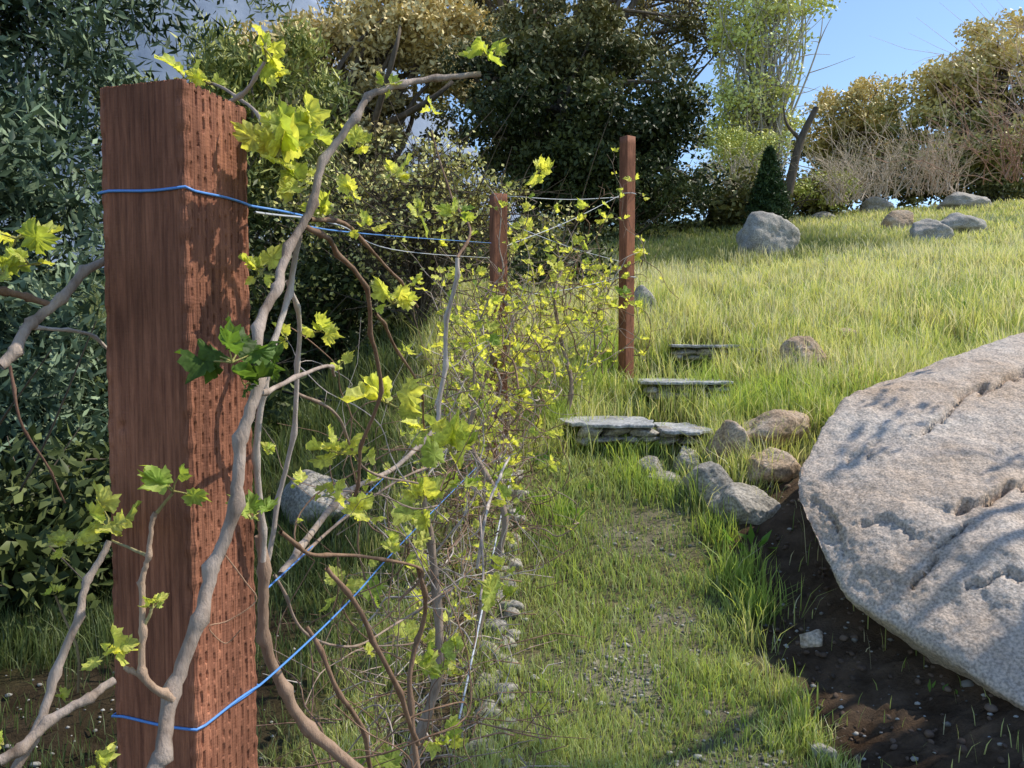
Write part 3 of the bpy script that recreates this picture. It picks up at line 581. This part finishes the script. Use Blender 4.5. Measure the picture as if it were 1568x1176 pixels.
cane([(30,502,.7),(90,505,.72),(135,512,.74),(172,540,.76)],.0018,.0016,PALE)
cane([(15,560,.9),(30,640,.9),(70,710,.92),(100,770,.95)],.0018,.001,(.2,.12,.09))
cane([(20,1185,.60),(75,1070,.62),(112,960,.63),(135,895,.64),(168,828,.65)],.0038,.0026,GREY)
cane([(0,1165,.58),(60,1120,.6),(120,1075,.62),(175,1042,.64)],.0042,.0034,GREY)
cane([(265,1072,.54),(228,1045,.53),(216,985,.53),(220,900,.53),(224,850,.53),(240,785,.53)],.0028,.0015,(.50,.37,.28))
cane([(240,785,.53),(252,770,.53),(265,755,.53)],.0013,.0009,(.5,.45,.2),nodes=False)
cane([(228,1045,.53),(208,1030,.53),(190,1022,.53)],.0022,.0015,(.5,.37,.28))
cane([(218,960,.53),(228,945,.53),(233,930,.53)],.0014,.001,(.45,.4,.2),nodes=False)
cane([(224,850,.53),(205,842,.57),(172,828,.63)],.0013,.0009,(.45,.4,.2),nodes=False)
cane([(120,1060,.7),(118,990,.7),(95,940,.7),(85,912,.7)],.0012,.0009,(.3,.25,.15))
cane([(350,158,.75),(385,130,.74),(405,95,.73)],.0024,.0015,GREY)
cane([(402,190,.8),(380,160,.82),(330,130,.85),(280,128,.9)],.002,.0014,GREY)
cane([(345,850,.575),(375,890,.58),(392,920,.59),(350,950,.58),(320,960,.57),(345,985,.58),(368,965,.58)],.0006,.0004,(.5,.32,.22),nodes=False)
cane([(700,395,2.0),(692,460,2.0),(680,540,2.0),(676,610,2.0),(668,655,2.0)],.0055,.0065,PALE,kink=1)
cane([(668,655,2.0),(600,720,1.8),(520,760,1.5),(470,830,1.3),(430,880,1.2)],.0055,.006,(.46,.39,.34),kink=1)
cane([(700,395,2.0),(720,350,2.1),(690,300,2.2),(660,200,2.2)],.0042,.0022,BRN)
cane([(430,815,.9),(480,850,1.0),(560,852,1.1),(650,875,1.2),(610,920,1.2)],.0026,.002,BRN,kink=1.3)
cane([(470,960,1),(510,1040,1),(550,1110,1.05),(570,1190,1.1)],.0028,.0034,BRN,kink=1)
cane([(500,870,1),(560,950,1.05),(600,1040,1.1),(640,1140,1.2)],.0030,.0038,BRN,kink=1)
cane([(440,430,.8),(460,520,.85),(450,640,.88),(430,760,.9),(410,860,.9)],.0024,.003,PALE,kink=1)
cane([(575,480,.9),(600,520,1.0),(640,590,1.1),(650,660,1.2)],.002,.0016,BRN,kink=1.2)
cane([(450,600,.9),(520,640,1.0),(560,720,1.1),(640,740,1.2)],.002,.0016,MID,kink=1.2)
cane([(640,870,1.2),(650,950,1.3),(625,1050,1.3),(640,1180,1.3)],.0034,.005,BRN,kink=1)
cane([(430,880,1.2),(520,800,1.4),(620,730,1.7),(700,700,2.0)],.003,.002,MID)
cane([(420,880,1.0),(460,960,1.05),(530,990,1.1),(600,960,1.2),(690,900,1.4)],.002,.0014,MID,kink=1.2)
cane([(730,870,2.0),(742,800,2.0),(760,740,2.2),(780,700,2.4)],.0045,.0035,PALE)
cane([(735,920,1.6),(740,860,1.7),(735,790,1.8)],.0026,.0024,GREY)
for (px,py,d,s,n,t) in [(355,555,.575,.026,5,.05),(375,590,.58,.018,3,.1),(412,560,.62,.016,3,.0),(385,795,.6,.020,4,.35),(412,692,.66,.012,2,.8),(405,75,.73,.028,6,.9),(425,120,.75,.014,3,.7),(285,122,.88,.024,4,.7),(320,128,.85,.018,3,.6),
  (425,240,.7,.032,8,.75),(412,215,.72,.024,4,.5),(475,205,.72,.026,7,1),(460,285,.71,.028,6,.7),(550,225,.8,.020,5,1),(400,420,.68,.022,5,.95),(745,85,.76,.022,6,.65),(590,130,.72,.011,4,.6),(662,172,2.2,.03,2,.8),
  (485,508,.85,.020,4,.7),(600,465,1.0,.028,6,.75),(595,618,1.1,.045,4,.85),(520,695,1.05,.034,8,.95),(500,760,1.05,.026,5,1),(645,770,1.4,.045,8,1),(690,690,1.5,.058,8,.65),(710,745,1.5,.045,4,.4),(762,925,1.7,.058,4,.75),(768,875,1.7,.03,3,.9),(700,1000,1.7,.045,4,.45),(640,1010,1.4,.03,3,.4),(680,1140,1.6,.045,5,.6),(790,790,2.0,.03,3,.4),
  (265,752,.53,.020,3,.5),(165,808,.64,.025,6,.8),(108,832,.68,.02,4,.9),(82,910,.7,.009,2,.9),(172,998,.53,.018,6,.95),(233,932,.53,.012,4,.6),(100,1075,.7,.009,2,.8),(25,365,.6,.024,6,.75),(45,405,.6,.018,4,.7),(8,420,.6,.018,3,.7),(5,1140,.6,.014,3,.6),(155,1175,.6,.014,3,.8),(560,350,.8,.016,4,.9),(600,270,1.2,.030,6,1),(650,660,1.2,.026,4,.8),(825,262,4.8,.08,6,1),(560,1000,1.1,.018,2,.6),(460,740,.95,.013,3,.8),(530,215,.9,.018,5,1),(490,330,.72,.016,4,.8),(520,560,.95,.014,3,.9),(440,520,.8,.014,3,.9),(560,740,1.2,.025,4,.9),(640,330,1.4,.028,5,1),(700,330,1.8,.038,5,.9),(540,300,1.0,.02,4,1),(620,540,1.2,.02,3,1),(600,840,1.3,.022,3,.8),(640,430,1.5,.026,3,1)]:
    cluster(P(px,py,d),s,n+1,t)
fl=[np.array([-.27,.95]),np.array([-.1,4.7]),np.array([.86,5.9])]
def fpos(t):
    if t<.72: return fl[0]+(fl[1]-fl[0])*(t/.72)
    return fl[1]+(fl[2]-fl[1])*((t-.72)/.28)
def grow(t,z0,steps,L,r,col,upb,leafp,ls,tone):
    b=fpos(t); q=np.array([b[0]+rng.normal(0,.10),b[1]+rng.normal(0,.08),z0]); dr=rng.normal(size=3); dr[2]=abs(dr[2])*upb+.2; dr/=np.linalg.norm(dr); pts=[q]
    for k in range(steps):
        dr=dr+rng.normal(0,.36,3); dr[0]-=(q[0]-fpos(t)[0])*1.2; dr[2]+=.12*upb-.035*k*.5; dr/=np.linalg.norm(dr); q=q+dr*L
        if q[1]<.85 or (q[0]/q[1]<-.345): break
        pts.append(q)
    if len(pts)<3: return
    if pts[0][1]<1.8: r=min(r,.0016)
    p=crom(pts,3); n=len(p); rr=np.linspace(r,r*.45,n); rr[::3]*=1.3; T.add(p,rr,col,6)
    for k in range(1,len(pts)):
        if rng.random()<leafp: cluster(pts[k],ls*rng.uniform(.4,1.4),rng.integers(1,5),tone+rng.normal(0,.3))
        if rng.random()<.5:
            e2=pts[k]+rng.normal(0,.07,3)+np.array([0,0,.04]); T.add([pts[k],(pts[k]+e2)/2+rng.normal(0,.01,3),e2],[r*.45,r*.35,r*.25],col,4)
            if rng.random()<leafp: cluster(e2,ls*.8,rng.integers(1,4),tone)
cols=[BRN,BRN,GREY,MID,(.25,.16,.12),PALE]
for i in range(165):
    t=rng.random()**1.2*.72; y=fpos(t)[1]; g=float(H(fpos(t)[0],y))
    z0=g+rng.uniform(.0,1.2); near=y<2.4; grow(t,z0,rng.integers(6,14),.06,rng.uniform(.0012,.0034),cols[rng.integers(6)],.8,(.07 if near else .15)*(1 if z0-g>.4 else .3),.036,.8)
for i in range(190):
    t=rng.uniform(.5,1.0); y=fpos(t)[1]; g=float(H(fpos(t)[0],y)); z0=g+rng.uniform(.1,1.05)
    grow(t,z0,rng.integers(6,13),.08,rng.uniform(.0022,.0048),cols[rng.integers(6)],.9,(.17 if t<.7 else .27),.052,.9)
for t in (.2,.42,.62,.7,.73,.85):
    b=fpos(t); g=float(H(*b)); pts=[(b[0],b[1],g-.05)]+[(b[0]+rng.normal(0,.05),b[1]+rng.normal(0,.05),g+h) for h in (.3,.6,.9,1.1)]
    p=crom(pts,6); T.add(p,np.linspace(.018,.009,len(p))*(1+.15*np.sin(np.arange(len(p))*1.7)),(.36,.29,.24),9)
for i in range(280):
    y=rng.uniform(1.6,4.6); x=-.30+rng.normal(0,.22); g=float(H(x,y)); a=rng.uniform(0,6.28); l=rng.uniform(.08,.35)
    z=g+rng.uniform(.01,.25); T.add([(x,y,z),(x+math.cos(a)*l*.5+rng.normal(0,.02),y+math.sin(a)*l*.5,z+rng.uniform(0,.06)),(x+math.cos(a)*l,y+math.sin(a)*l,z+rng.uniform(-.02,.09))],[.0026,.0021,.0013],cols[rng.integers(6)],4)
T.build('canes',M_cane,vine)
npmesh('leaves',np.concatenate(LV),[np.concatenate(L3),np.concatenate(L4)],M_vleaf,np.clip(np.concatenate(LC),0,.9),True,vine)
Wd=[]
e=empty('weed_plant',G(1150,830))
for (px,py,n,s,) in [(1150,830,14,.11),(1100,800,8,.08),(870,780,24,.06),(830,700,20,.07),(1485,470,12,.14),(1440,1050,6,.04),(900,740,20,.05),(820,760,20,.06),(840,830,14,.05)]:
    p=G(px,py+10)
    for k in range(n): Wd.append((p.x+rng.normal(0,s*.6),p.y+rng.normal(0,s*.6),p.z+.01,s))
Wd=np.array(Wd); leafmesh('leaves',Wd[:,:3],Wd[:,3],Wd[:,3]*.38,rng.uniform(.7,1.2,(len(Wd),1))*np.array([.17,.32,.06]),e,mat=M_grass,up=1.2)
# ---------- light, world, camera
sc=bpy.context.scene
ld=bpy.data.lights.new('sun','SUN'); ld.energy=5.0; ld.angle=math.radians(.5); ld.color=(1,.92,.78)
lo=bpy.data.objects.new('sun',ld); lo.rotation_euler=Vector(SUN).to_track_quat('Z','Y').to_euler(); link(lo)
w=bpy.data.worlds.new("World"); sc.world=w; w.use_nodes=True; nt=w.node_tree
sky=nt.nodes.new('ShaderNodeTexSky'); sky.sky_type='NISHITA'; sky.sun_disc=False; sky.sun_elevation=SEL; sky.sun_rotation=SAZ; sky.air_density=1.0; sky.dust_density=.3; sky.ozone_density=1.5; sky.altitude=300
hs=nt.nodes.new('ShaderNodeHueSaturation'); hs.inputs['Saturation'].default_value=1.05; hs.inputs['Value'].default_value=1.4
nt.links.new(sky.outputs[0],hs.inputs['Color']); nt.links.new(hs.outputs[0],nt.nodes['Background'].inputs[0]); nt.nodes['Background'].inputs[1].default_value=.15
cd=bpy.data.cameras.new('camera'); cd.sensor_width=36; cd.lens=36*F/1568; cd.clip_end=3000; cd.clip_start=.05
co=bpy.data.objects.new('camera',cd); co.location=(0,0,EYE); co.rotation_euler=(math.pi/2-PITCH,0,0); link(co); sc.camera=co
sc.view_settings.view_transform='Standard'; sc.view_settings.look='None'; sc.view_settings.exposure=0
